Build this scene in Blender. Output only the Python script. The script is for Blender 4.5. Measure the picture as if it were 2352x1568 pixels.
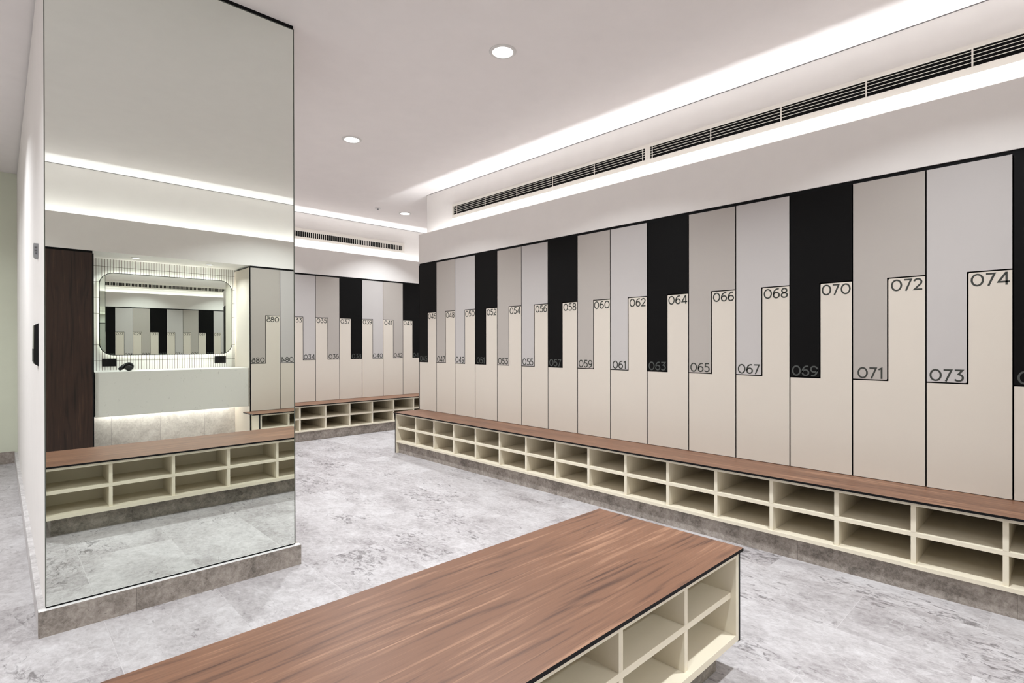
import bpy, bmesh, math
from math import pi, sin, cos, radians
from mathutils import Vector, Matrix

# ------------------------------------------------------------------ start, camera, world, exposure
for o in list(bpy.data.objects):
    bpy.data.objects.remove(o, do_unlink=True)
SC = bpy.context.scene
COL = SC.collection

cam_d = bpy.data.cameras.new('camera')
cam_d.sensor_fit = 'HORIZONTAL'
cam_d.sensor_width = 36.0
cam_d.lens = 36.0 * 1232.995 / 2352.0
cam_d.shift_y = 7.77 / 2352.0
cam_d.clip_start = 0.02
cam = bpy.data.objects.new('camera', cam_d)
COL.objects.link(cam)
_r = Vector((0.72278455, -0.69107176, -0.00152428))
_f = Vector((0.69106984, 0.72278614, -0.00163579))
_u = _r.cross(_f)
cam.matrix_world = Matrix(((_r.x, _u.x, -_f.x, 0.0), (_r.y, _u.y, -_f.y, 0.0), (_r.z, _u.z, -_f.z, 1.25), (0, 0, 0, 1)))
SC.camera = cam

SC.view_settings.view_transform = 'Standard'
SC.view_settings.look = 'None'
SC.view_settings.gamma = 1.0
SC.view_settings.use_curve_mapping = False
SC.view_settings.exposure = 0.15

world = bpy.data.worlds.new('world')
SC.world = world
world.use_nodes = True
world.node_tree.nodes['Background'].inputs[0].default_value = (0.9, 0.93, 1.0, 1)
world.node_tree.nodes['Background'].inputs[1].default_value = 0.15

# ------------------------------------------------------------------ measured layout (metres)
CEIL = 3.0586
PITCH = 0.34768            # width of one locker column
SEAT = 0.4678              # top of the benches, foot of the locker doors
DTOP = 2.1903              # top of the locker doors
FBOT, FTOP = 2.2130, 2.5611  # fascia above the lockers
ZLT, ZUB = 1.6190, 1.0390  # top of the lower doors, foot of the upper doors
XR = 3.6477                # right wall locker face
YR = 5.4222                # far end of the right wall lockers
YF = 7.1933                # far wall locker face
YB = -0.6684               # back wall locker face
YN = -1.2179               # back of the vanity niche
XBK = 2.1832               # edge of the back wall lockers
XW = 0.6989                # edge of the walnut panel
COVE = 0.121               # depth of the light trough
BX0, BX1 = 0.1420, 1.2191  # mirrored partition
YM = 3.0613
LEFT_X, RIGHT_X = -1.75, 6.6
YP = 7.7474

LIGHT_DOWN = 30.0
LIGHT_COVE = 2.75           # per metre
LIGHT_TINT = (0.94, 0.995, 1.035)

# ------------------------------------------------------------------ lights
def area(name, loc, rot, shape, sx, sy, power, color=LIGHT_TINT, spread=pi):
    d = bpy.data.lights.new(name, 'AREA')
    d.shape = shape
    d.size = sx
    if shape in ('RECTANGLE', 'ELLIPSE'):
        d.size_y = sy
    d.energy = power
    d.color = color
    d.spread = spread
    o = bpy.data.objects.new(name, d)
    o.location = loc
    o.rotation_euler = rot
    COL.objects.link(o)
    return o

def cove_light(name, loc, length, toward):
    """LED strip in a light trough, aimed up and a little towards the set-back wall ('+x', '+y' or '-y')"""
    tilt = radians(8)
    if toward == '+x':
        return area(name, loc, (0, pi - tilt, 0), 'RECTANGLE', 0.02, length, LIGHT_COVE * length)
    return area(name, loc, (pi + (-tilt if toward == '+y' else tilt), 0, 0), 'RECTANGLE', length, 0.02, LIGHT_COVE * length)

cove_light('cove_strip', (XR + 0.07, (YR - 0.70) / 2, 2.424), YR + 0.65, '+x')
cove_light('cove_strip', ((BX1 + RIGHT_X) / 2, YF + 0.07, 2.424), RIGHT_X - BX1 - 0.06, '+y')
cove_light('cove_strip', ((LEFT_X + 3.60) / 2, YB - 0.07, 2.424), 3.60 - LEFT_X - 0.06, '-y')

# x, y, share of the full output
DOWNLIGHTS_AND_FILLS = [(2.2585, 2.4405, 1.0), (2.2585, 4.4054, 1.0), (4.0696, 6.3931, 0.66), (2.36, 0.4000, 1.0), (2.2585, 6.3700, 0.62),
              (-0.72, 4.95, 0.80), (-0.95, 6.60, 0.36), (-1.10, 2.60, 0.75), (-0.62, 0.40, 1.0), (5.7, 6.3931, 0.55)]  # left-side lamps after the first are unseen, added to brighten the passage
for x, y, k in DOWNLIGHTS_AND_FILLS:
    area('downlight_or_fill', (x, y, CEIL - 0.0085), (0, 0, 0), 'DISK', 0.126, 0, LIGHT_DOWN * k, spread=radians(112 if y > 6 and x > 0 else 127))

# ------------------------------------------------------------------ materials
def lin(v):
    v /= 255.0
    return v / 12.92 if v <= 0.04045 else ((v + 0.055) / 1.055) ** 2.4

def rgb(r, g, b):
    return (lin(r), lin(g), lin(b), 1.0)

class NT:
    def __init__(self, name):
        self.m = bpy.data.materials.new(name)
        self.m.use_nodes = True
        self.t = self.m.node_tree
        self.b = self.t.nodes['Principled BSDF']
    def n(self, typ, **kw):
        nd = self.t.nodes.new(typ)
        for k, v in kw.items():
            if k.startswith('i_'):
                key = k[2:]
                nd.inputs[int(key) if key.isdigit() else key.replace('_', ' ')].default_value = v
            else:
                setattr(nd, k, v)
        return nd
    def l(self, a, b):
        self.t.links.new(a, b)
    def math(self, op, a, b=None, c=None):
        nd = self.t.nodes.new('ShaderNodeMath')
        nd.operation = op
        for k, v in enumerate((a, b, c)):
            if v is None:
                continue
            if isinstance(v, (int, float)):
                nd.inputs[k].default_value = v
            else:
                self.l(v, nd.inputs[k])
        return nd.outputs[0]
    def mix(self, fac, a, b, blend='MIX'):
        nd = self.t.nodes.new('ShaderNodeMix')
        nd.data_type = 'RGBA'
        nd.blend_type = blend
        for k, v in ((0, fac), (6, a), (7, b)):
            if isinstance(v, (int, float, tuple)):
                nd.inputs[k].default_value = v
            else:
                self.l(v, nd.inputs[k])
        return nd.outputs[2]
    def ramp(self, fac, stops):
        nd = self.t.nodes.new('ShaderNodeValToRGB')
        cr = nd.color_ramp
        while len(cr.elements) < len(stops):
            cr.elements.new(0.5)
        for e, (p, c) in zip(cr.elements, stops):
            e.position = p
            e.color = c if len(c) == 4 else (*c, 1)
        self.l(fac, nd.inputs[0])
        return nd.outputs[0]
    def noise(self, vec, scale, detail=4.0, rough=0.55, dist=0.0):
        nd = self.n('ShaderNodeTexNoise')
        nd.inputs['Scale'].default_value = scale
        nd.inputs['Detail'].default_value = detail
        nd.inputs['Roughness'].default_value = rough
        nd.inputs['Distortion'].default_value = dist
        self.l(vec, nd.inputs['Vector'])
        return nd.outputs['Fac']
    def coord(self, which='Object'):
        return self.n('ShaderNodeTexCoord').outputs[which]
    def mapping(self, vec, loc=(0, 0, 0), scale=(1, 1, 1), rot=(0, 0, 0)):
        nd = self.n('ShaderNodeMapping')
        nd.inputs['Location'].default_value = loc
        nd.inputs['Rotation'].default_value = rot
        nd.inputs['Scale'].default_value = scale
        self.l(vec, nd.inputs['Vector'])
        return nd.outputs[0]
    def add(self, a, b):
        nd = self.n('ShaderNodeVectorMath', operation='ADD')
        self.l(a, nd.inputs[0])
        self.l(b, nd.inputs[1])
        return nd.outputs[0]
    def bump(self, height, strength, dist=0.002):
        nd = self.n('ShaderNodeBump')
        nd.inputs['Strength'].default_value = strength
        nd.inputs['Distance'].default_value = dist
        self.l(height, nd.inputs['Height'])
        self.l(nd.outputs[0], self.b.inputs['Normal'])
    def base(self, v):
        if isinstance(v, tuple):
            self.b.inputs['Base Color'].default_value = v
        else:
            self.l(v, self.b.inputs['Base Color'])
    def set(self, rough=0.5, metal=0.0, spec=0.5):
        self.b.inputs['Roughness'].default_value = rough
        self.b.inputs['Metallic'].default_value = metal
        self.b.inputs['Specular IOR Level'].default_value = spec
        return self.m

def paint(name, c, rough=0.5, spec=0.5, metal=0.0, mottle=0.03):
    t = NT(name)
    if mottle:
        f = t.noise(t.coord(), 7.0, 3.0)
        a = tuple(min(1, x * (1 - mottle)) for x in c[:3]) + (1,)
        b = tuple(min(1, x * (1 + mottle)) for x in c[:3]) + (1,)
        t.base(t.mix(f, a, b))
    else:
        t.base(c)
    return t.set(rough, metal, spec)

def emit(name, c, s):
    t = NT(name)
    t.base(c)
    t.b.inputs['Emission Color'].default_value = c
    t.b.inputs['Emission Strength'].default_value = s
    return t.set(0.4)

def mirror_mat(name):
    t = NT(name)
    t.base((0.85, 0.89, 0.84, 1))
    return t.set(0.0, 1.0)

def wood(name, dark, mid, light, grain_axis='x', contrast=1.0):
    t = NT(name)
    co = t.coord()
    if grain_axis == 'z':
        co = t.mapping(co, rot=(0, radians(90), 0))
    sep = t.n('ShaderNodeSeparateXYZ')
    t.l(co, sep.inputs[0])
    cross = sep.outputs[1] if grain_axis == 'x' else sep.outputs[0]
    # veneer leaves about 12 cm wide, each shifted along the grain
    if grain_axis == 'z':
        sep2 = t.n('ShaderNodeSeparateXYZ')
        t.l(t.coord(), sep2.inputs[0])
        along, cross = sep2.outputs[2], sep2.outputs[0]
    else:
        along, cross = sep.outputs[0], sep.outputs[1]
    leaf = t.math('FLOOR', t.math('DIVIDE', cross, 0.118))
    wn = t.n('ShaderNodeTexWhiteNoise', noise_dimensions='1D')
    t.l(leaf, wn.inputs['W'])
    shift = wn.outputs['Value']
    comb = t.n('ShaderNodeCombineXYZ')
    t.l(t.math('ADD', along, t.math('MULTIPLY', shift, 9.0)), comb.inputs[0])
    t.l(t.math('ADD', cross, t.math('MULTIPLY', shift, 3.0)), comb.inputs[1])
    v = comb.outputs[0]
    warp = t.noise(t.mapping(v, scale=(1.1, 6.0, 1)), 1.0, 2.0, 0.45)
    band = t.noise(t.mapping(v, scale=(0.55, 24.0, 1)), 1.0, 5.0, 0.62, 0.2)
    ring = t.math('SINE', t.math('ADD', t.math('MULTIPLY', cross, 150.0), t.math('MULTIPLY', warp, 34.0)))
    ring = t.math('POWER', t.math('ADD', t.math('MULTIPLY', ring, 0.5), 0.5), 2.2)
    fine = t.noise(t.mapping(v, scale=(9.0, 420.0, 1)), 1.0, 3.0, 0.6)
    mid_n = t.noise(t.mapping(v, scale=(2.2, 70.0, 1)), 1.0, 4.0, 0.6)
    blotch = t.noise(t.mapping(v, loc=(4, 2, 0), scale=(2.6, 5.0, 1)), 1.0, 3.0, 0.5)
    f = t.math('ADD', t.math('MULTIPLY', band, 0.42), t.math('MULTIPLY', mid_n, 0.40))
    f = t.math('ADD', f, t.math('MULTIPLY', blotch, 0.28))
    f = t.math('SUBTRACT', f, t.math('MULTIPLY', ring, 0.10))
    f = t.math('ADD', f, t.math('MULTIPLY', t.math('SUBTRACT', shift, 0.5), 0.07))
    f = t.math('ADD', t.math('MULTIPLY', t.math('SUBTRACT', f, 0.49), 2.0 * contrast), 0.5)
    col = t.ramp(f, [(0.18, dark), (0.46, mid), (0.62, mid), (0.86, light)])
    pore = t.ramp(fine, [(0.30, (0.72, 0.68, 0.66, 1)), (0.48, (1, 1, 1, 1))])
    col = t.mix(0.75, col, pore, 'MULTIPLY')
    streak = t.noise(t.mapping(v, loc=(1, 7, 0), scale=(0.8, 120.0, 1)), 1.0, 2.0, 0.5)
    col = t.mix(t.ramp(streak, [(0.66, (0, 0, 0, 1)), (0.74, (0.55, 0.55, 0.55, 1))]), col, light)
    dstreak = t.noise(t.mapping(v, loc=(3, 11, 0), scale=(0.7, 120.0, 1)), 1.0, 3.0, 0.5)
    col = t.mix(t.ramp(dstreak, [(0.63, (0, 0, 0, 1)), (0.72, (0.65, 0.65, 0.65, 1))]), col, dark)
    t.base(col)
    t.bump(fine, 0.04, 0.0006)
    return t.set(0.42, 0, 0.45)

def stone_floor(name):
    t = NT(name)
    co = t.coord()
    sw = t.n('ShaderNodeSeparateXYZ')
    t.l(co, sw.inputs[0])
    cb = t.n('ShaderNodeCombineXYZ')
    t.l(t.math('ADD', sw.outputs[1], 4.80), cb.inputs[0])
    t.l(t.math('ADD', sw.outputs[0], 10 * 0.461 - 0.342), cb.inputs[1])
    br = t.n('ShaderNodeTexBrick')
    br.offset = 0.5
    br.inputs['Color1'].default_value = (0, 0, 0, 1)
    br.inputs['Color2'].default_value = (1, 1, 1, 1)
    br.inputs['Mortar'].default_value = (0.5, 0.5, 0.5, 1)
    br.inputs['Scale'].default_value = 1.0
    br.inputs['Mortar Size'].default_value = 0.0012
    br.inputs['Mortar Smooth'].default_value = 0.1
    br.inputs['Bias'].default_value = 0.0
    br.inputs['Brick Width'].default_value = 0.92
    br.inputs['Row Height'].default_value = 0.461
    t.l(cb.outputs[0], br.inputs['Vector'])
    rnd = br.outputs['Color']
    off = t.n('ShaderNodeVectorMath', operation='SCALE')
    t.l(rnd, off.inputs[0])
    off.inputs['Scale'].default_value = 37.0
    v = t.add(co, off.outputs[0])
    vs = t.mapping(v, scale=(1.0, 0.62, 1.0), rot=(0, 0, radians(35)))
    cloud = t.noise(vs, 2.6, 5.0, 0.6, 0.4)
    mid = t.noise(vs, 11.0, 6.0, 0.65, 0.6)
    grain = t.noise(v, 60.0, 5.0, 0.7)
    spk = t.noise(t.mapping(v, scale=(44.0, 30.0, 1.0), rot=(0, 0, radians(35))), 1.0, 6.0, 0.75, 0.4)
    f = t.math('ADD', t.math('MULTIPLY', cloud, 0.36), t.math('MULTIPLY', mid, 0.26))
    f = t.math('ADD', f, t.math('MULTIPLY', spk, 0.38))
    f = t.math('ADD', f, t.math('MULTIPLY', t.math('SUBTRACT', rnd, 0.5), 0.05))
    col = t.ramp(f, [(0.36, rgb(132, 126, 126)), (0.45, rgb(163, 157, 157)), (0.54, rgb(184, 179, 179)), (0.64, rgb(201, 197, 197))])
    # pale calcite veins
    vn = t.noise(vs, 4.0, 3.0, 0.6, 1.0)
    vein = t.math('ABSOLUTE', t.math('SUBTRACT', vn, 0.5))
    col = t.mix(t.ramp(vein, [(0.0, (0.35, 0.35, 0.35, 1)), (0.010, (0, 0, 0, 1))]), col, rgb(206, 203, 203))
    # dark mineral flecks in loose streaks
    fl = t.noise(t.mapping(v, scale=(32.0, 15.0, 1.0), rot=(0, 0, radians(35))), 1.0, 6.0, 0.68, 0.9)
    zone = t.noise(t.mapping(v, scale=(2.6, 1.3, 1.0), rot=(0, 0, radians(35))), 1.0, 3.0, 0.5)
    fleck = t.ramp(t.math('ADD', fl, t.math('MULTIPLY', t.math('SUBTRACT', zone, 0.5), 0.60)), [(0.595, (0, 0, 0, 1)), (0.65, (0.5, 0.5, 0.5, 1)), (0.72, (1, 1, 1, 1))])
    col = t.mix(t.math('MULTIPLY', fleck, 0.72), col, rgb(84, 78, 78))
    col = t.mix(t.math('MULTIPLY', br.outputs['Fac'], 0.35), col, rgb(208, 204, 203))
    t.base(col)
    t.bump(grain, 0.05, 0.001)
    return t.set(0.48, 0, 0.4)

def stone_plinth(name, along=0, phase=0.0, tile=0.926, c=((106, 98, 90), (151, 141, 132), (180, 170, 161)), up=0.5):
    t = NT(name)
    co = t.coord()
    sep = t.n('ShaderNodeSeparateXYZ')
    t.l(co, sep.inputs[0])
    pos = t.math('DIVIDE', t.math('SUBTRACT', sep.outputs[along], phase), tile)
    idx = t.math('FLOOR', pos)
    fr = t.math('FRACT', pos)
    wn = t.n('ShaderNodeTexWhiteNoise', noise_dimensions='1D')
    t.l(idx, wn.inputs['W'])
    off = t.n('ShaderNodeVectorMath', operation='SCALE')
    t.l(wn.outputs['Color'], off.inputs[0])
    off.inputs['Scale'].default_value = 23.0
    v = t.add(co, off.outputs[0])
    cl = t.noise(v, 7.0, 5.0, 0.6, 0.8)
    md = t.noise(v, 46.0, 6.0, 0.72, 0.5)
    f = t.math('ADD', t.math('MULTIPLY', cl, 0.5), t.math('MULTIPLY', md, 0.5))
    col = t.ramp(f, [(0.37, rgb(*c[0])), (0.5, rgb(*c[1])), (0.63, rgb(*c[2]))])
    scr = t.noise(v, 52.0, 4.0, 0.6, 1.1)
    line = t.ramp(t.math('ABSOLUTE', t.math('SUBTRACT', scr, 0.5)), [(0.0, (1, 1, 1, 1)), (0.02, (0, 0, 0, 1))])
    col = t.mix(t.math('MULTIPLY', line, 0.28), col, rgb(200, 192, 186))
    dk = t.noise(v, 62.0, 4.0, 0.62, 0.8)
    col = t.mix(t.ramp(dk, [(0.64, (0, 0, 0, 1)), (0.74, (0.7, 0.7, 0.7, 1))]), col, rgb(62, 56, 52))
    joint = t.math('LESS_THAN', fr, 0.0026 / tile)
    col = t.mix(t.math('MULTIPLY', joint, 0.6), col, rgb(88, 82, 78))
    t.base(col)
    return t.set(0.5, 0, 0.4)

def kitkat(name):
    t = NT(name)
    sep = t.n('ShaderNodeSeparateXYZ')
    t.l(t.coord(), sep.inputs[0])
    cb = t.n('ShaderNodeCombineXYZ')
    t.l(t.math('ADD', sep.outputs[0], 40 * 0.0255 - 0.7756), cb.inputs[0])
    t.l(t.math('ADD', sep.outputs[2], 12 * 0.1722 - 1.0974), cb.inputs[1])
    br = t.n('ShaderNodeTexBrick')
    br.offset = 0.0
    br.inputs['Color1'].default_value = rgb(238, 237, 233)
    br.inputs['Color2'].default_value = rgb(245, 244, 241)
    br.inputs['Mortar'].default_value = rgb(92, 82, 68)
    br.inputs['Scale'].default_value = 1.0
    br.inputs['Mortar Size'].default_value = 0.0021
    br.inputs['Mortar Smooth'].default_value = 0.1
    br.inputs['Brick Width'].default_value = 0.0255
    br.inputs['Row Height'].default_value = 0.1722
    t.l(cb.outputs[0], br.inputs['Vector'])
    t.base(br.outputs['Color'])
    return t.set(0.25, 0, 0.5)

def speckled(name, c, dark):
    t = NT(name)
    co = t.coord()
    f = t.noise(co, 90.0, 3.0, 0.6)
    s = t.noise(t.mapping(co, scale=(30, 30, 18)), 1.0, 3.0, 0.55, 0.6)
    col = t.mix(f, c, tuple(min(1, x * 1.06) for x in c[:3]) + (1,))
    col = t.mix(t.ramp(s, [(0.66, (0, 0, 0, 1)), (0.76, (0.5, 0.5, 0.5, 1))]), col, dark)
    t.base(col)
    return t.set(0.35, 0, 0.45)

M = {}
M['ceiling'] = paint('ceiling paint', rgb(241, 235, 233), 0.9, 0.2)
M['wall'] = paint('wall paint', rgb(237, 232, 228), 0.85, 0.25)
M['wall_sage'] = paint('pale sage wall paint', rgb(222, 225, 206), 0.85, 0.25)
M['black'] = paint('black edge', rgb(7, 7, 10), 0.6, 0.2, mottle=0)
M['void'] = paint('black void', rgb(9, 9, 11), 0.7, 0.2, mottle=0)
M['beige'] = paint('beige laminate', rgb(208, 198, 186), 0.42, 0.4, mottle=0.012)
M['white'] = paint('white laminate', rgb(187, 181, 178), 0.42, 0.4, mottle=0.012)
M['grey'] = paint('warm grey laminate', rgb(173, 165, 158), 0.42, 0.4, mottle=0.012)
M['dark'] = paint('charcoal laminate', rgb(9, 8, 8), 0.5, 0.12, mottle=0.02)
M['ink'] = paint('dark number print', rgb(58, 59, 54), 0.6, 0.3, mottle=0)
M['ink_pale'] = paint('grey number print', rgb(72, 74, 71), 0.6, 0.3, mottle=0)
M['cream'] = paint('cream laminate', rgb(230, 220, 199), 0.45, 0.4, mottle=0.012)
M['wood'] = wood('walnut veneer', rgb(79, 52, 39), rgb(120, 84, 63), rgb(158, 119, 93))
M['wood_dark'] = wood('dark walnut', rgb(24, 14, 10), rgb(50, 32, 25), rgb(82, 56, 44), 'z', 1.0)
M['floor'] = stone_floor('pale stone tile')
M['plinth_x'] = stone_plinth('brown stone skirting', 0, 0.463)
M['plinth_y'] = stone_plinth('brown stone skirting', 1, 0.1765)
M['plinth_pale_lit'] = stone_plinth('pale lit stone skirting', 1, 0.1765, 0.926, ((168, 163, 162), (198, 193, 192), (222, 218, 217)))  # light stone, with the strong light on that side put into its colours
M['niche_stone'] = stone_plinth('pale wall stone', 0, 0.9027, 0.4620, ((190, 184, 180), (216, 210, 206), (234, 229, 225)))
M['kitkat'] = kitkat('white finger tile')
M['slab'] = speckled('vanity stone', rgb(206, 203, 195), rgb(150, 147, 140))
M['mirror'] = mirror_mat('mirror silver')
M['edge'] = paint('mirror edge', rgb(92, 96, 88), 0.3, 0.5, mottle=0)
M['lamp'] = emit('lamp diffuser', (1.0, 0.99, 0.98, 1), 3.0)
M['led'] = emit('led strip', (1.0, 0.98, 0.95, 1), 19.0)
M['led_low'] = emit('under counter led strip', (1.0, 0.98, 0.95, 1), 60.0)
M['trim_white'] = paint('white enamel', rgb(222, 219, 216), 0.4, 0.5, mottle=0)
M['grille'] = paint('grille enamel', rgb(226, 219, 210), 0.45, 0.4, mottle=0)
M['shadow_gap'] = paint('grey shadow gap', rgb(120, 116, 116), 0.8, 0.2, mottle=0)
M['grey_plastic'] = paint('grey plastic', rgb(150, 150, 152), 0.4, 0.5, mottle=0)
M['black_gloss'] = paint('black gloss plastic', rgb(7, 7, 9), 0.28, 0.35, mottle=0)
M['pin'] = paint('dark slot', rgb(52, 52, 56), 0.5, 0.4, mottle=0)

# ------------------------------------------------------------------ mesh helpers
class MB:
    def __init__(self):
        self.bm = bmesh.new()
    def box(self, x0, y0, z0, x1, y1, z1, mat=0, front=None):
        x0, x1 = min(x0, x1), max(x0, x1)
        y0, y1 = min(y0, y1), max(y0, y1)
        z0, z1 = min(z0, z1), max(z0, z1)
        v = [self.bm.verts.new(p) for p in ((x0, y0, z0), (x1, y0, z0), (x1, y1, z0), (x0, y1, z0), (x0, y0, z1), (x1, y0, z1), (x1, y1, z1), (x0, y1, z1))]
        names = ('bottom', 'top', '-y', '+x', '+y', '-x')
        for nm, q in zip(names, ((0, 3, 2, 1), (4, 5, 6, 7), (0, 1, 5, 4), (1, 2, 6, 5), (2, 3, 7, 6), (3, 0, 4, 7))):
            f = self.bm.faces.new([v[i] for i in q])
            f.material_index = front[nm] if front and nm in front else mat
        return self
    def prism(self, poly, a, b, axis='y', mat=0, side=None):
        """poly: (u, v) loop. axis y: u=x, v=z from y=a to y=b; axis z: u=x, v=y; axis x: u=y, v=z"""
        def P(u, v, w):
            return {'y': (u, w, v), 'z': (u, v, w), 'x': (w, u, v)}[axis]
        va = [self.bm.verts.new(P(u, v, a)) for u, v in poly]
        vb = [self.bm.verts.new(P(u, v, b)) for u, v in poly]
        fa = self.bm.faces.new(va)
        fb = self.bm.faces.new(list(reversed(vb)))
        fa.material_index = fb.material_index = mat
        n = len(poly)
        for i in range(n):
            f = self.bm.faces.new([va[(i + 1) % n], va[i], vb[i], vb[(i + 1) % n]])
            f.material_index = mat if side is None else side
        return self
    def frame(self, outer, inner, a, b, axis='y', mat=0):
        def P(u, v, w):
            return {'y': (u, w, v), 'z': (u, v, w), 'x': (w, u, v)}[axis]
        n = len(outer)
        L = [[self.bm.verts.new(P(u, v, w)) for u, v in loop] for loop, w in ((outer, a), (inner, a), (outer, b), (inner, b))]
        for i in range(n):
            j = (i + 1) % n
            for q in ((L[0][i], L[0][j], L[1][j], L[1][i]), (L[2][i], L[3][i], L[3][j], L[2][j]), (L[0][i], L[2][i], L[2][j], L[0][j]), (L[1][i], L[1][j], L[3][j], L[3][i])):
                self.bm.faces.new(q).material_index = mat
        return self
    def lathe(self, prof, cx, cy, seg=40, mat=0):
        rings = []
        for r, z in prof:
            rings.append([self.bm.verts.new((cx + r * cos(2 * pi * k / seg), cy + r * sin(2 * pi * k / seg), z)) for k in range(seg)] if r > 1e-6 else [self.bm.verts.new((cx, cy, z))])
        for a, b in zip(rings, rings[1:]):
            for k in range(seg):
                j = (k + 1) % seg
                if len(a) == 1 and len(b) == 1:
                    continue
                if len(a) == 1:
                    f = self.bm.faces.new((a[0], b[j], b[k]))
                elif len(b) == 1:
                    f = self.bm.faces.new((a[k], a[j], b[0]))
                else:
                    f = self.bm.faces.new((a[k], a[j], b[j], b[k]))
                f.material_index = mat
                f.smooth = True
        return self
    def build(self, name, mats, parent=None, bevel=0.0, flip=True):
        if flip:
            bmesh.ops.recalc_face_normals(self.bm, faces=self.bm.faces)
        me = bpy.data.meshes.new(name)
        self.bm.to_mesh(me)
        self.bm.free()
        for m in (mats if isinstance(mats, (list, tuple)) else [mats]):
            me.materials.append(m)
        o = bpy.data.objects.new(name, me)
        COL.objects.link(o)
        if parent:
            o.parent = parent
        if bevel:
            b = o.modifiers.new('bevel', 'BEVEL')
            b.width = bevel
            b.segments = 2
            b.limit_method = 'ANGLE'
        return o

def thing(name, label, cat, loc=(0, 0, 0), rotz=0.0, group=None):
    o = bpy.data.objects.new(name, None)
    o.empty_display_size = 0.1
    o.location = loc
    o.rotation_euler = (0, 0, rotz)
    COL.objects.link(o)
    return tag(o, label, cat, group)

def tag(o, label, cat, group=None):
    o['label'] = label
    o['category'] = cat
    if group:
        o['group'] = group
    return o

def struct(o):
    o['kind'] = 'structure'
    return o

def sbox(name, mat, *b):
    return struct(MB().box(*b).build(name, mat))

# ------------------------------------------------------------------ the room
sbox('floor', M['floor'], LEFT_X - 0.2, YN - 0.3, -0.12, RIGHT_X + 0.2, YP + 0.2, 0.0)
sbox('ceiling', M['ceiling'], LEFT_X - 0.2, YN - 0.3, CEIL, RIGHT_X + 0.2, YP + 0.2, CEIL + 0.12)
sbox('wall_left', M['wall'], LEFT_X - 0.12, YN - 0.3, 0, LEFT_X, YP + 0.12, CEIL)
# far end wall of the passage left of the mirrored partition
sbox('wall_far_left', M['wall_sage'], LEFT_X, YP, 0, BX0, YP + 0.12, CEIL)
struct(MB().box(LEFT_X, YP - 0.016, 0, BX0 - 0.023, YP, 0.124).build('baseboard_far_left', M['plinth_x']))
# partition that carries the tall mirror
sbox('wall_partition', M['wall'], BX0, YM + 0.014, 0, BX1, YP + 0.12, CEIL - 0.016)
sbox('trim_1', M['void'], BX0 + 0.008, YM + 0.006, CEIL - 0.016, BX1 - 0.006, YP, CEIL)
pl = MB()
pl.box(0.1187, 3.0371, 0, 1.2420, YM + 0.014, 0.1108)
struct(pl.build('baseboard_front', M['plinth_x']))
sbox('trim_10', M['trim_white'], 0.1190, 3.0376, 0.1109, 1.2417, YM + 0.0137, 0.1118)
struct(MB().box(0.1187, YM + 0.0142, 0, BX0, YP - 0.0165, 0.1118).build('baseboard_partition', M['plinth_pale_lit']))
struct(MB().box(BX1, YM + 0.0142, 0, 1.2420, YF - 0.44, 0.1118).build('baseboard_passage', M['plinth_y']))

def bulkhead(name, trim, face_axis, c, s0, s1, sgn):
    """Fascia with a light trough on top and the set-back wall behind it; c = face coordinate, sgn = direction into the wall."""
    b = MB()
    def bx(d0, d1, z0, z1, mat=0, e0=0.0, e1=0.0):
        a0, a1 = c + sgn * d0, c + sgn * d1
        if face_axis == 'x':
            b.box(a0, s0 + e0, z0, a1, s1 - e1, z1, mat)
        else:
            b.box(s0 + e0, a0, z0, s1 - e1, a1, z1, mat)
    bx(0.0, 0.012, FBOT, FTOP)                 # fascia board
    bx(0.0122, COVE, FBOT, 2.40)               # trough floor
    bx(COVE, 0.40, FBOT, CEIL)                 # set-back wall
    struct(b.build(name, M['wall']))
    t = MB()
    a0, a1 = c + sgn * 0.010, c + sgn * 0.03
    if face_axis == 'x':
        t.box(a0, s0, DTOP - 0.004, a1, s1, FBOT)
    else:
        t.box(s0, a0, DTOP - 0.004, s1, a1, FBOT)
    struct(t.build(trim, M['void']))

bulkhead('wall_right', 'trim_2', 'x', XR, YB, YR + 0.0095, 1)
bulkhead('wall_far', 'trim_3', 'y', YF, BX1 + 0.001, RIGHT_X, 1)
sbox('wall_right_block', M['wall'], XR + 0.46, YN, 0, XR + 0.60, YR + 0.0095, FBOT)
sbox('wall_far_behind', M['wall'], BX1, YF + 0.47, 0, RIGHT_X, YF + 0.60, FBOT)
sbox('wall_passage_end', M['wall'], RIGHT_X, YR - 0.5, 0, RIGHT_X + 0.12, YP + 0.12, CEIL)
sbox('wall_passage_side', M['wall'], XR + 0.46, YR - 0.12, 0, RIGHT_X, YR - 0.001, CEIL)

# back wall (seen in the mirror): fascia, niche for the vanity
b = MB()
b.box(LEFT_X, YB - 0.012, FBOT, XR, YB, FTOP)
b.box(LEFT_X, YB - COVE, FBOT + 0.002, XR, YB - 0.0122, 2.40)
b.box(LEFT_X, YN - 0.02, FBOT + 0.002, XR + 0.46, YB - COVE, CEIL)
struct(b.build('wall_back', M['wall']))
sbox('trim_4', M['void'], XBK + 0.006, YB - 0.03, DTOP - 0.004, XR, YB - 0.010, FBOT)
sbox('trim_5', M['void'], LEFT_X, YB - 0.03, DTOP - 0.004, XW - 0.008, YB - 0.010, FBOT)
sbox('wall_niche', M['kitkat'], XW - 0.1, YN - 0.06, 0.985, XBK + 0.1, YN, FBOT + 0.001)
sbox('wall_niche_base', M['niche_stone'], XW - 0.1, YN - 0.06, 0, XBK + 0.1, YN, 0.985)
sbox('wall_back_block', M['wall'], XBK + 0.1, YN - 0.06, 0, XR + 0.46, YN, FBOT)
sbox('wall_back_left', M['wall'], LEFT_X, YN - 0.06, 0, XW - 0.1, YN, FBOT)
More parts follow.
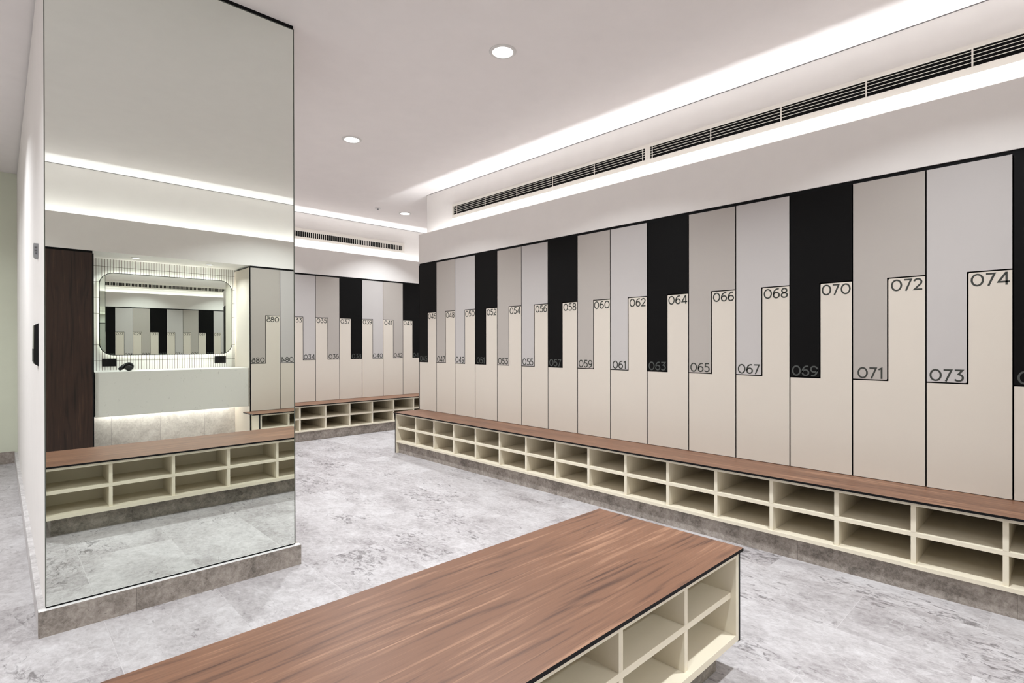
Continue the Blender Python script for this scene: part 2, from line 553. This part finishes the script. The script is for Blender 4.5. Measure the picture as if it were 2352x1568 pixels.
# thin shadow line where the set-back walls meet the ceiling
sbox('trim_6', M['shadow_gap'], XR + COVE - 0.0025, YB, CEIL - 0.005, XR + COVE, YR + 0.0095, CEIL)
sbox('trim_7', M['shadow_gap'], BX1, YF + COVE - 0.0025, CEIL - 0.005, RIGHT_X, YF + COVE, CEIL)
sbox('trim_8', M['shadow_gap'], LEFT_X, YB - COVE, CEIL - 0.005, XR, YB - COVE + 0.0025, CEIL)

# ------------------------------------------------------------------ numbers
def arc(cx, cy, rx, ry, a0, a1, n=18):
    return [(cx + rx * cos(radians(a0 + (a1 - a0) * k / n)), cy + ry * sin(radians(a0 + (a1 - a0) * k / n))) for k in range(n + 1)]

T = 0.134   # stroke weight in cap heights
H = T / 2
GLYPH = {
    '0': (0.80, [(arc(0.40, 0.5, 0.40 - H, 0.5 - H, 90, 450, 40), True)]),
    '1': (0.32, [([(0.02, 0.80), (0.25, 1 - H * 1.1), (0.25, 0.0)], False)]),
    '2': (0.62, [(arc(0.30, 0.68, 0.25, 0.32 - H, 165, -38, 20) + [(0.075, H), (0.61, H)], False)]),
    '3': (0.62, [([(0.05, 1 - H), (0.53, 1 - H), (0.29, 0.61)] + arc(0.29, 0.33, 0.27, 0.33 - H, 78, -148, 22), False)]),
    '4': (0.72, [([(0.53, 0.0), (0.53, 1 - H), (0.49, 1 - H), (0.07, 0.25), (0.71, 0.25)], False)]),
    '5': (0.62, [([(0.55, 1 - H), (0.15, 1 - H), (0.115, 0.58)] + arc(0.28, 0.34, 0.28, 0.34 - H, 118, -148, 24), False)]),
    '6': (0.66, [([(0.565, 0.90)] + arc(0.46, 0.42, 0.40, 0.52, 80, 180, 14) + arc(0.33, 0.33, 0.27, 0.33 - H, 180, 540, 34)[1:], False)]),
    '7': (0.60, [([(0.03, 1 - H), (0.53, 1 - H), (0.17, 0.0)], False)]),
    '8': (0.66, [(arc(0.33, 0.735, 0.225, 0.265 - H, -90, 270, 30), True), (arc(0.33, 0.285, 0.27, 0.285 - H, 90, 450, 34), True)]),
}
w6, s6 = GLYPH['6']
GLYPH['9'] = (w6, [([(w6 - x, 1 - y) for x, y in s6[0][0]], False)])

def ribbon(bm, pts, closed, tr, y):
    P = [Vector(p) for p in pts]
    if closed:
        P = P[:-1]
    n = len(P)
    rows = []
    for i in range(n):
        if closed:
            d0, d1 = P[i] - P[i - 1], P[(i + 1) % n] - P[i]
        else:
            d0 = P[i] - P[i - 1] if i else P[1] - P[0]
            d1 = P[i + 1] - P[i] if i < n - 1 else d0
        d0, d1 = d0.normalized(), d1.normalized()
        n0, n1 = Vector((-d0.y, d0.x)), Vector((-d1.y, d1.x))
        m = n0 + n1
        m = n1 if m.length < 1e-4 else m.normalized()
        k = H / max(0.42, m.dot(n1))
        rows.append((bm.verts.new(tr(P[i] + m * k, y)), bm.verts.new(tr(P[i] - m * k, y))))
    rng = range(n) if closed else range(n - 1)
    for i in rng:
        a, b_ = rows[i], rows[(i + 1) % n]
        bm.faces.new((a[0], a[1], b_[1], b_[0]))

def number_mesh(txt, xc, z0, cap, y):
    """digits in one print, centred on xc, standing on z0"""
    gap = 0.085
    widths = [GLYPH[c][0] for c in txt]
    total = sum(widths) + gap * (len(txt) - 1)
    x = -total / 2
    bm = bmesh.new()
    for c, w in zip(txt, widths):
        for pts, closed in GLYPH[c][1]:
            ribbon(bm, pts, closed, lambda p, yy, x=x: (xc + (x + p.x) * cap, yy, z0 + p.y * cap), y)
        x += w + gap
    r = bmesh.ops.extrude_face_region(bm, geom=list(bm.faces))
    bmesh.ops.translate(bm, vec=(0, -0.0004, 0), verts=[v for v in r['geom'] if isinstance(v, bmesh.types.BMVert)])
    bmesh.ops.recalc_face_normals(bm, faces=bm.faces)
    me = bpy.data.meshes.new('number')
    bm.to_mesh(me)
    bm.free()
    return me

# ------------------------------------------------------------------ lockers
def rounded(poly, idx, r):
    out = []
    n = len(poly)
    for i, p in enumerate(poly):
        if i != idx:
            out.append(p)
            continue
        p, a, c = Vector(p), Vector(poly[i - 1]), Vector(poly[(i + 1) % n])
        u, w = (a - p).normalized(), (c - p).normalized()
        ctr = p + (u + w) * r
        p0, p1 = p + u * r, p + w * r
        for k in range(6):
            t = k / 5 * pi / 2
            q = ctr - w * r * cos(t) - u * r * sin(t)
            out.append((q.x, q.y))
    return out

G = 0.0034
DT = 0.013
def upper_poly(g=G, r=0.007):
    p, m = PITCH, PITCH / 2
    q = [(g, DTOP), (g, ZUB + g), (m - g, ZUB + g), (m - g, ZLT + g), (p - g, ZLT + g), (p - g, DTOP)]
    return rounded(q, 2, r) if r else q

def lower_poly(g=G, r=0.007):
    p, m = PITCH, PITCH / 2
    q = [(g, SEAT + 0.003), (p - g, SEAT + 0.003), (p - g, ZLT - g), (m + g, ZLT - g), (m + g, ZUB - g), (g, ZUB - g)]
    return rounded(q, 3, r) if r else q

def flip_poly(q):
    return [(PITCH - x, z) for x, z in reversed(q)]

def locker(n, upper, stem_left, mat, loc, rotz, label, group):
    t = thing('locker', label, 'locker', loc, rotz, group)
    q = upper_poly() if upper else lower_poly()
    c = upper_poly(0.0055, 0) if upper else lower_poly(0.0055, 0)
    if not stem_left:
        q, c = flip_poly(q), flip_poly(c)
    MB().prism(c, DT + 0.0004, 0.42, 'y').build('carcass', M['void'], t)
    d = MB().prism(q, 0.0, DT, 'y', 0, 1).build('door', [M[mat], M['black']], t)
    cap = 0.0655
    m = PITCH / 4
    left = stem_left == upper       # the number sits on the half-width arm
    xc = m if left else PITCH - m
    z0 = ZUB + G + 0.0045 if upper else ZLT - G - 0.0070 - cap
    me = number_mesh('%03d' % n, xc, z0, cap, -0.0002)
    me.materials.append(M['ink_pale'] if mat == 'dark' else M['ink'])
    o = bpy.data.objects.new('number', me)
    COL.objects.link(o)
    o.parent = d
    return t

TONE = {'dark': 'charcoal', 'grey': 'warm grey', 'white': 'off-white', 'beige': 'beige'}
def bank(first, cols, stem_left, origin, rotz, tones, where, group):
    ax = Vector((cos(rotz), sin(rotz), 0))
    for i in range(cols):
        loc = Vector(origin) + ax * (PITCH * i)
        odd, even = first + 2 * i, first + 2 * i + 1
        up, lo = (odd, even) if stem_left else (even, odd)
        tone = tones[i]
        locker(up, True, stem_left, tone, loc, rotz, '%s upper locker with L-shaped door numbered %03d %s' % (TONE[tone], up, where), group)
        locker(lo, False, stem_left, 'beige', loc, rotz, 'beige lower locker with L-shaped door numbered %03d %s' % (lo, where), group)

bank(45, 17, True, (XR, YR, 0), -pi / 2, ['dark', 'grey', 'white'] * 6, 'on the long right wall', 'lockers on the right wall')
bank(25, 10, False, (4.5366 - 9 * PITCH, YF, 0), 0.0, ['dark', 'white', 'grey', 'dark', 'white', 'grey', 'dark', 'white', 'grey', 'dark'], 'on the far wall', 'lockers on the far wall')
bank(79, 4, False, (XBK + 4 * PITCH, YB, 0), pi, ['grey', 'dark', 'white', 'grey'], 'on the wall seen in the mirror', 'lockers on the back wall')

# end panels and fillers
def end_panel(name, label, loc_box, mats, front):
    o = MB().box(*loc_box, mat=0, front=front).build(name, mats)
    return tag(o, label, 'panel')

end_panel('locker_end_panel', 'tall black-edged end panel beside locker 045 at the far end of the right wall', (XR, YR + 0.001, 0, XR + 0.459, YR + 0.0093, DTOP), [M['dark'], M['black']], {'-x': 1})
end_panel('locker_end_panel', 'cream side panel between the vanity niche and locker 086 in the mirror', (XBK - 0.010, YB, 0, XBK - 0.001, YN + 0.0005, FBOT - 0.0225), [M['beige'], M['black']], {'+y': 1})
MB_f = MB().box(4.5366 + PITCH + 0.001, YF, 0.0, RIGHT_X - 0.001, YF + 0.012, DTOP)
struct(MB_f.build('wall_far_filler', M['wall']))
sbox('wall_far_filler_left', M['beige'], BX1 + 0.001, YF + 0.002, SEAT + 0.001, 4.5366 - 9 * PITCH - 0.002, YF + 0.014, DTOP)
sbox('trim_9', M['beige'], XR + 0.002, YB + 0.001, SEAT + 0.001, XR + 0.014, YR - 17 * PITCH - 0.002, DTOP)

# ------------------------------------------------------------------ shoe-cubby benches
SEAT_T = 0.0118
RAIL = 0.438
SHELF = (0.2795, 0.3015)
BOT = (0.1235, 0.1430)
def wall_bench(label, origin, rotz, length, first_div, n_div, depth, plinth_mat, end_left=True, end_right=False, seat_over=0.0, seat_depth=None, pitch=0.3427, rec=0.030):
    """local x along the bench, front at y = 0 facing -y (seat edge), carcass set back"""
    t = thing('shoe_bench', label, 'bench', origin, rotz)
    y0 = 0.020                                    # carcass front
    sd = seat_depth or depth
    MB().box(-seat_over, 0.0, SEAT - SEAT_T, length, sd, SEAT, 1, {'top': 0}).build('seat', [M['wood'], M['black']], t)
    c = MB()
    xa = 0.030 if end_left else 0.0
    c.box(xa, y0, RAIL, length, depth, SEAT - SEAT_T - 0.0003)          # top board
    c.box(xa, y0, BOT[0], length, depth, BOT[1])                # bottom board
    c.box(xa, depth - 0.012, BOT[1], length, depth, RAIL)       # back board
    c.build('carcass', M['cream'], t)
    MB().box(xa, y0 + 0.016, SHELF[0], length, depth - 0.0125, SHELF[1]).build('shelf', M['cream'], t, 0.0012)
    for k in range(n_div):
        x = first_div + k * pitch
        if x > length - 0.02:
            break
        d = MB()
        d.box(x - 0.0105, y0 + 0.0155, BOT[1] + 0.0002, x + 0.0105, depth - 0.0125, SHELF[0] - 0.0002)
        d.box(x - 0.0105, y0 + 0.0155, SHELF[1] + 0.0002, x + 0.0105, depth - 0.0125, RAIL - 0.0002)
        d.build('divider', M['cream'], t)
    if end_left:
        MB().box(0.0135, y0, 0.0, 0.0295, depth, SEAT - SEAT_T - 0.0003).build('side_panel', M['cream'], t)
        MB().box(0.0015, y0 - 0.002, 0.0, 0.0132, depth, SEAT - SEAT_T - 0.0003).build('edge_strip', M['black'], t)
    p = MB().box(0.032 if end_left else 0.0, rec + y0, 0.0, length, rec + y0 + 0.02, BOT[0] - 0.0005).build('plinth', plinth_mat, t)
    return t

# right wall: local x runs from the far end towards the camera
SEAT_END = YR - 0.012
wall_bench('long walnut-topped bench with cream shoe cubbies under the right wall lockers', (3.283, SEAT_END, 0), -pi / 2, SEAT_END - YB + 0.0, SEAT_END - 5.0111, 17, XR + 0.40 - 3.283, stone_plinth('brown stone skirting', 0, SEAT_END - 4.8065), seat_depth=XR + 0.02 - 3.283)
# far wall
wall_bench('walnut-topped bench with cream shoe cubbies under the far wall lockers', (1.243, 6.806, 0), 0.0, 4.884 - 1.243 + 1.6, 2.7841 - 1.243 - 4 * 0.3427, 17, YF + 0.40 - 6.806, stone_plinth('brown stone skirting', 0, 0.6), end_left=False, seat_depth=YF + 0.02 - 6.806)
# back wall, seen in the mirror: local x runs towards -x, free end on the right
def back_bench():
    x0 = 3.281
    L = x0 - 2.175
    t = thing('shoe_bench', 'short walnut-topped bench with dark cubbies beside the vanity, seen only in the mirror', 'bench', (x0, -0.3398, 0), pi)
    depth = -0.3398 - YB + 0.40
    y0 = 0.020
    MB().box(0.0, 0.0, SEAT - SEAT_T, x0 - 2.0982, -0.3398 - YB - 0.0005, SEAT, 1, {'top': 0}).build('seat', [M['wood'], M['black']], t)
    c = MB()
    c.box(0.0, y0, RAIL, L - 0.03, depth, SEAT - SEAT_T - 0.0003)
    c.box(0.0, y0, BOT[0], L - 0.03, depth, BOT[1])
    c.box(0.0, depth - 0.012, BOT[1], L - 0.03, depth, RAIL)
    c.build('carcass', M['cream'], t)
    MB().box(0.0, y0 + 0.016, SHELF[0], L - 0.03, depth - 0.0125, SHELF[1]).build('shelf', M['cream'], t)
    for k in range(3):
        x = x0 - 2.5181 - k * 0.3427
        if x > 0.02:
            d = MB()
            d.box(x - 0.0105, y0 + 0.0155, BOT[1] + 0.0002, x + 0.0105, depth - 0.0125, SHELF[0] - 0.0002)
            d.box(x - 0.0105, y0 + 0.0155, SHELF[1] + 0.0002, x + 0.0105, depth - 0.0125, RAIL - 0.0002)
            d.build('divider', M['cream'], t)
    MB().box(L - 0.0295, y0, 0, L - 0.0135, 0.325, SEAT - SEAT_T - 0.0003).build('side_panel', M['cream'], t)
    MB().box(L - 0.0132, y0 - 0.002, 0, L - 0.003, y0 + 0.012, SEAT - SEAT_T - 0.0003).build('edge_strip', M['black'], t)
    MB().box(0.0, 0.05, 0, L - 0.031, 0.07, BOT[0] - 0.0005).build('plinth', stone_plinth('brown stone skirting', 0, 0.3), t)
back_bench()

# island bench: seat x 0.165..2.062, y 0.874..1.557
def island():
    X0, X1, Y0, Y1 = 0.168, 2.0622, 0.8740, 1.5572
    t = thing('island_bench', 'low free-standing bench with walnut top and cream cubbies in the foreground', 'bench', (X0, Y0, 0))
    W, D = X1 - X0, Y1 - Y0
    MB().box(0, 0, SEAT - SEAT_T, W, D, SEAT, 1, {'top': 0}).build('seat', [M['wood'], M['black']], t)
    zt = SEAT - SEAT_T - 0.0003
    i = 0.010
    c = MB()
    c.box(0.040, i, RAIL, W - 0.0445, D - i, zt)
    c.box(0.040, i, BOT[0] - 0.005, W - 0.0445, D - i, BOT[1])
    c.box(0.040, D / 2 - 0.008, BOT[1], W - 0.0445, D / 2 + 0.008, RAIL)
    c.build('carcass', M['cream'], t)
    for a, b_ in ((0.0175, 0.0398), (W - 0.0443, W - 0.0212)):
        MB().box(a, i, BOT[0] - 0.005, b_, D - i, zt).build('side_panel', M['cream'], t)
    for a, b_ in ((0.007, 0.0173), (W - 0.0210, W - 0.0070)):
        MB().box(a, i, BOT[0] - 0.011, b_, D - i, zt).build('end_panel', M['black'], t)
    for side in (0, 1):
        ya, yb_ = (i + 0.020, D / 2 - 0.0085) if side == 0 else (D / 2 + 0.0085, D - i - 0.020)
        MB().box(0.0402, ya - (0.0005 if side == 0 else 0), SHELF[0], W - 0.0447, yb_ + (0.0005 if side else 0), SHELF[1]).build('shelf', M['cream'], t, 0.0012)
        for xx in ((0.561, 0.933, 1.298, 1.676) if side == 0 else (0.561, 0.935, 1.310, 1.684)):
            x = xx - X0
            d = MB()
            d.box(x - 0.0105, ya, BOT[1] + 0.0002, x + 0.0105, yb_, SHELF[0] - 0.0002)
            d.box(x - 0.0105, ya, SHELF[1] + 0.0002, x + 0.0105, yb_, RAIL - 0.0002)
            d.build('divider', M['cream'], t)
    MB().box(0.078, 0.070, 0, W - 0.085, D - 0.072, BOT[0] - 0.0055).build('plinth', stone_plinth('brown stone skirting', 0, 0.52, 0.926, ((96, 90, 81), (134, 126, 116), (164, 155, 144))), t)
island()

# ------------------------------------------------------------------ tall mirror on the partition
def tall_mirror():
    t = thing('wall_mirror', 'tall frameless mirror covering the whole front of the white partition', 'mirror', (0, YM, 0.1118))
    n = Vector((0.0010656, -1.0, 0.0026326))
    def yy(x, z):      # the pane leans a few millimetres, as fixed on the wall
        return -(n.x * (x - 0.68) + n.z * z) / n.y
    x0, x1, z0, z1 = BX0, BX1, 0.0075, 3.0411 - 0.1118
    for nm, mats, e, f0, f1 in (('glass', M['mirror'], 0.0, 0.0, 0.0), ):
        b = MB()
        v = [b.bm.verts.new((x, yy(x, z), z)) for x, z in ((x0, z0), (x1, z0), (x1, z1), (x0, z1))]
        w = [b.bm.verts.new((x, yy(x, z) + 0.005, z)) for x, z in ((x0, z0), (x1, z0), (x1, z1), (x0, z1))]
        b.bm.faces.new(v)
        for k in range(4):
            j = (k + 1) % 4
            f = b.bm.faces.new((v[j], v[k], w[k], w[j]))
            f.material_index = 1
        f = b.bm.faces.new(list(reversed(w)))
        f.material_index = 1
        b.build('glass', [M['mirror'], M['edge']], t)
    b = MB()
    for xa, xb, za, zb in ((x0, x0 + 0.0035, z0, z1), (x1 - 0.0055, x1, z0, z1), (x0 + 0.0036, x1 - 0.0056, z1 - 0.004, z1)):
        f = [b.bm.verts.new((x, yy(x, z) - d, z)) for d in (0.0012, 0.0001) for x, z in ((xa, za), (xb, za), (xb, zb), (xa, zb))]
        for q in ((0, 1, 2, 3), (7, 6, 5, 4), (0, 4, 5, 1), (1, 5, 6, 2), (2, 6, 7, 3), (3, 7, 4, 0)):
            b.bm.faces.new([f[i] for i in q])
    b.build('edge_band', M['edge'], t)
    MB().box(x0 + 0.002, yy(0.7, 0) + 0.001, 0.0004, x1 - 0.002, 0.0135, 0.0072).build('bottom_channel', M['black'], t)
tall_mirror()

# ------------------------------------------------------------------ air grilles
def grille_bar(name, label, s0, s1, mull):
    """right wall: horizontal blades, runs along y from s1 (far) to s0"""
    x = XR + COVE
    t = thing(name, label, 'air grille', (x, s1, 2.686))
    L = s1 - s0
    zo0, zo1, zi0, zi1 = 0.0, 0.160, 0.039, 0.136
    b = MB()
    b.frame([(0, zo0), (-L, zo0), (-L, zo1), (0, zo1)], [(-0.022, zi0), (-L + 0.0215, zi0), (-L + 0.0215, zi1), (-0.022, zi1)], -0.012, -0.0003, 'x')
    b.build('frame', M['grille'], t)
    MB().box(-0.0010, -L + 0.02, zi0 - 0.001, -0.0004, -0.02, zi1 + 0.001).build('duct_opening', M['void'], t)
    for k in range(4):
        z = zi0 + 0.0235 + k * 0.0196
        MB().prism([(-0.0100, z - 0.0020), (-0.0100, z + 0.0010), (-0.0030, z + 0.0050), (-0.0030, z + 0.0020)], -L + 0.0217, -0.0222, 'y').build('blade', M['grille'], t)
    for y in mull:
        MB().box(-0.0112, y - s1 - 0.004, zi0 + 0.0002, -0.0101, y - s1 + 0.004, zi1 - 0.0002).build('mullion', M['grille'], t)
    return t
grille_bar('linear_air_grille', 'long slotted air grille at the far half of the right wall above locker 045', 2.358, 4.919, (4.8295, 4.3431, 3.8575, 3.3754, 2.8887, 2.4024))
grille_bar('linear_air_grille', 'long slotted air grille at the near half of the right wall above locker 070', -0.203, 2.3575, (2.3145, 1.8297, 1.3425, 0.8582, 0.3729, -0.11))

def grille_far():
    y = YF + COVE
    x0, x1 = BX1 + 0.02, 4.633
    t = thing('linear_air_grille', 'air grille with close upright fins on the far wall', 'air grille', (x0, y, 2.686))
    L = x1 - x0
    MB().frame([(0, 0), (L, 0), (L, 0.152), (0, 0.152)], [(0.03, 0.037), (L - 0.035, 0.037), (L - 0.035, 0.112), (0.03, 0.112)], -0.012, -0.0003, 'y').build('frame', M['grille'], t)
    MB().box(0.028, -0.0010, 0.035, L - 0.033, -0.0004, 0.114).build('duct_opening', M['void'], t)
    b = MB()
    n = int((L - 0.08) / 0.0287)
    for k in range(n + 1):
        x = L - 0.045 - k * 0.0287
        b.box(x - 0.0038, -0.0105, 0.0372, x + 0.0038, -0.0060, 0.1118)
    b.build('fins', M['grille'], t)
grille_far()

# ------------------------------------------------------------------ ceiling fittings
def ring_light(label, x, y, z=CEIL, R=0.0842, r=0.0642, group='recessed downlights in the main ceiling'):
    t = thing('downlight', label, 'ceiling light', (x, y, z), 0, group)
    MB().lathe([(R, -0.0002), (R, -0.003), (R - 0.004, -0.0055), (r + 0.002, -0.0075), (r, -0.0065), (r, -0.0004)], 0, 0, 48).build('trim_ring', M['trim_white'], t)
    MB().lathe([(0, -0.0052), (r - 0.0004, -0.0052)], 0, 0, 48).build('diffuser', M['lamp'], t, flip=False)
    return t
ring_light('round downlight in the ceiling nearest the camera, largest of the three', *DOWNLIGHTS_AND_FILLS[0][:2])
ring_light('round downlight in the ceiling right of the tall mirror, middle of the three', *DOWNLIGHTS_AND_FILLS[1][:2])
ring_light('round downlight in the ceiling near the far wall, smallest of the three', *DOWNLIGHTS_AND_FILLS[2][:2])

t = thing('ceiling_sprinkler', 'small white sprinkler cap on the ceiling beside the farthest downlight', 'sprinkler', (3.6504, 6.3957, CEIL))
MB().lathe([(0.042, -0.0002), (0.042, -0.003), (0.036, -0.007), (0.016, -0.009), (0.0, -0.009)], 0, 0, 32).build('cover_plate', M['trim_white'], t)
MB().lathe([(0.011, -0.0092), (0.009, -0.022), (0.013, -0.024), (0.0, -0.026)], 0, 0, 20).build('nozzle', M['grey_plastic'], t)

# ------------------------------------------------------------------ vanity niche (seen in the mirror)
wp = MB().box(XW - 1.05, YB - 0.02, 0.0, XW - 0.0105, YB, DTOP, 0)
t = thing('walnut_panel', 'tall dark walnut panel standing left of the vanity in the mirror', 'panel', (XW, YB, 0))
MB().box(-1.0505, -0.018, 0.0, -0.0120, 0.0, DTOP).build('face', M['wood_dark'], t)
MB().box(-0.0118, YN - YB + 0.0005, 0.0, 0.0, 0.0, DTOP - 0.0045).build('side_panel', [M['black']], t)
wp.bm.free()

t = thing('vanity_counter', 'deep pale stone vanity counter hanging in the tiled niche', 'counter', ((XW + XBK) / 2, YN, 0.531))
hw = (XBK - XW) / 2 - 0.011
MB().box(-hw, 0.0006, 0.0, hw + 0.0, 0.519, 0.459).build('slab', M['slab'], t, 0.002)
ls = MB().box(-hw + 0.05, 0.030, -0.0085, hw - 0.05, 0.048, -0.0006).build('light_strip', M['led_low'], t)

def rrect(x0, z0, x1, z1, r, n=10):
    out = []
    for cx, cz, a in ((x1 - r, z1 - r, 0), (x0 + r, z1 - r, 90), (x0 + r, z0 + r, 180), (x1 - r, z0 + r, 270)):
        for k in range(n + 1):
            q = radians(a + 90 * k / n)
            out.append((cx + r * cos(q), cz + r * sin(q)))
    return out

mx0, mx1, mz0, mz1 = 0.7965, 2.1280, 1.1525, 2.0640
t = thing('vanity_mirror', 'backlit rounded mirror hanging on the tiled wall above the vanity counter', 'mirror', ((mx0 + mx1) / 2, YN + 0.0112, (mz0 + mz1) / 2), radians(0.89))
w2, h2 = (mx1 - mx0) / 2, (mz1 - mz0) / 2
MB().prism(rrect(-w2 + 0.0067, -h2 + 0.0067, w2 - 0.0067, h2 - 0.0067, 0.1283), 0.032, 0.039, 'y').build('glass', M['mirror'], t)
MB().frame(rrect(-w2, -h2, w2, h2, 0.135), rrect(-w2 + 0.0065, -h2 + 0.0065, w2 - 0.0065, h2 - 0.0065, 0.1285), 0.028, 0.040, 'y').build('frame', M['black'], t)
MB().prism(rrect(-w2 + 0.085, -h2 + 0.085, w2 - 0.085, h2 - 0.085, 0.08), 0.0004, 0.0315, 'y').build('back_box', M['trim_white'], t)
MB().frame(rrect(-w2 + 0.073, -h2 + 0.073, w2 - 0.073, h2 - 0.073, 0.09), rrect(-w2 + 0.0855, -h2 + 0.0855, w2 - 0.0855, h2 - 0.0855, 0.08), 0.012, 0.024, 'y').build('light_strip', M['led'], t)

def socket(label, x, z):
    t = thing('power_socket', label, 'power socket', (x, YN, z))
    MB().box(-0.0635, 0.0003, -0.0425, 0.0635, 0.009, 0.0425).build('plate', M['black_gloss'], t, 0.002)
    for sx in (-0.031, 0.031):
        MB().box(sx - 0.009, 0.0092, 0.016, sx + 0.009, 0.013, 0.032).build('switch', M['black_gloss'], t, 0.001)
        s = MB()
        for a, dx, dz in ((25, -0.007, -0.004), (-25, 0.007, -0.004), (0, 0, -0.018)):
            ca, sa = cos(radians(a)), sin(radians(a))
            q = [(-0.0012, -0.004), (0.0012, -0.004), (0.0012, 0.004), (-0.0012, 0.004)]
            s.prism([(sx + dx + x_ * ca - z_ * sa, dz + x_ * sa + z_ * ca) for x_, z_ in q], 0.0091, 0.0096, 'y')
        s.build('pin_slots', M['pin'], t)
socket('black double power socket under the left end of the rounded mirror as seen', 0.891, 1.0745)
socket('black double power socket under the right end of the rounded mirror as seen', 2.003, 1.085)

# hair dryer lying on the counter
t = thing('hair_dryer', 'black hair dryer lying on the vanity counter beside the left power socket', 'hair dryer', (1.000, -0.905, 0.9905))
def tube(path, radii, seg=20, squash=1.0):
    b = MB()
    rings = []
    P = [Vector(p) for p in path]
    for i, (p, r) in enumerate(zip(P, radii)):
        d = (P[min(i + 1, len(P) - 1)] - P[max(i - 1, 0)]).normalized()
        a = d.cross(Vector((0, 0, 1)))
        a = Vector((1, 0, 0)) if a.length < 1e-3 else a.normalized()
        c = a.cross(d).normalized()
        rings.append([b.bm.verts.new(p + a * r * cos(2 * pi * k / seg) + c * r * squash * sin(2 * pi * k / seg)) for k in range(seg)])
    for u, v in zip(rings, rings[1:]):
        for k in range(seg):
            b.bm.faces.new((u[k], u[(k + 1) % seg], v[(k + 1) % seg], v[k])).smooth = True
    b.bm.faces.new(list(reversed(rings[0])))
    b.bm.faces.new(rings[-1])
    return b
tube([(0.030, -0.052, 0.045), (0.030, -0.048, 0.045), (0.024, -0.01, 0.046), (0.018, 0.030, 0.046), (0.014, 0.055, 0.045), (0.013, 0.062, 0.045)], [0.034, 0.042, 0.045, 0.045, 0.041, 0.034], 28).build('barrel', M['black_gloss'], t)
tube([(0.013, 0.0625, 0.045), (0.008, 0.085, 0.040), (0.004, 0.108, 0.034)], [0.032, 0.028, 0.033], 24, 0.6).build('nozzle', M['black_gloss'], t)
tube([(-0.004, 0.000, 0.066), (-0.026, 0.012, 0.048), (-0.048, 0.024, 0.030), (-0.066, 0.036, 0.0185)], [0.020, 0.024, 0.022, 0.017], 18, 0.9).build('handle', M['black_gloss'], t)

for i, x in enumerate((1.0856, 1.8088)):
    ring_light('small downlight over the vanity, %s of two in the niche as seen in the mirror' % ('left' if i == 0 else 'right'), x, -0.91, FBOT + 0.002, 0.040, 0.032, 'small downlights over the vanity')
    area('niche_lamp', (x, -0.91, FBOT - 0.0065), (0, 0, 0), 'DISK', 0.062, 0, 6.5, spread=radians(140))

# ------------------------------------------------------------------ fittings on the left side of the partition
t = thing('wall_dispenser', 'flat black dispenser on the left side of the mirrored partition', 'dispenser', (BX0, 3.510, 1.2500))
MB().prism([(-0.0003, -0.107), (-0.0165, -0.094), (-0.0185, -0.080), (-0.0170, 0.094), (-0.0140, 0.098), (-0.0003, 0.106)], 0.0, 0.16, 'y').build('body', M['black_gloss'], t, 0.001)
MB().box(-0.0195, 0.02, -0.085, -0.0186, 0.14, -0.02).build('front_cover', M['black'], t)
t = thing('wall_sensor', 'small grey slotted sensor on the left side of the mirrored partition above the black dispenser', 'sensor', (BX0, 3.510, 1.7115))
MB().prism([(-0.0003, -0.0355), (-0.0060, -0.0355), (-0.0120, -0.033), (-0.0160, -0.027), (-0.0180, -0.018), (-0.0180, 0.0355), (-0.0003, 0.0355)], 0.0, 0.07, 'y').build('body', M['grey_plastic'], t, 0.0008)
s = MB()
for cx in (-0.0060, -0.0095, -0.0130):
    for cz in (0.014, 0.000, -0.014):
        if cx < -0.012 and cz < -0.01:
            continue
        s.box(cx - 0.0010, -0.0004, cz - 0.0045, cx + 0.0010, -0.0001, cz + 0.0045)
s.build('slots', M['void'], t)
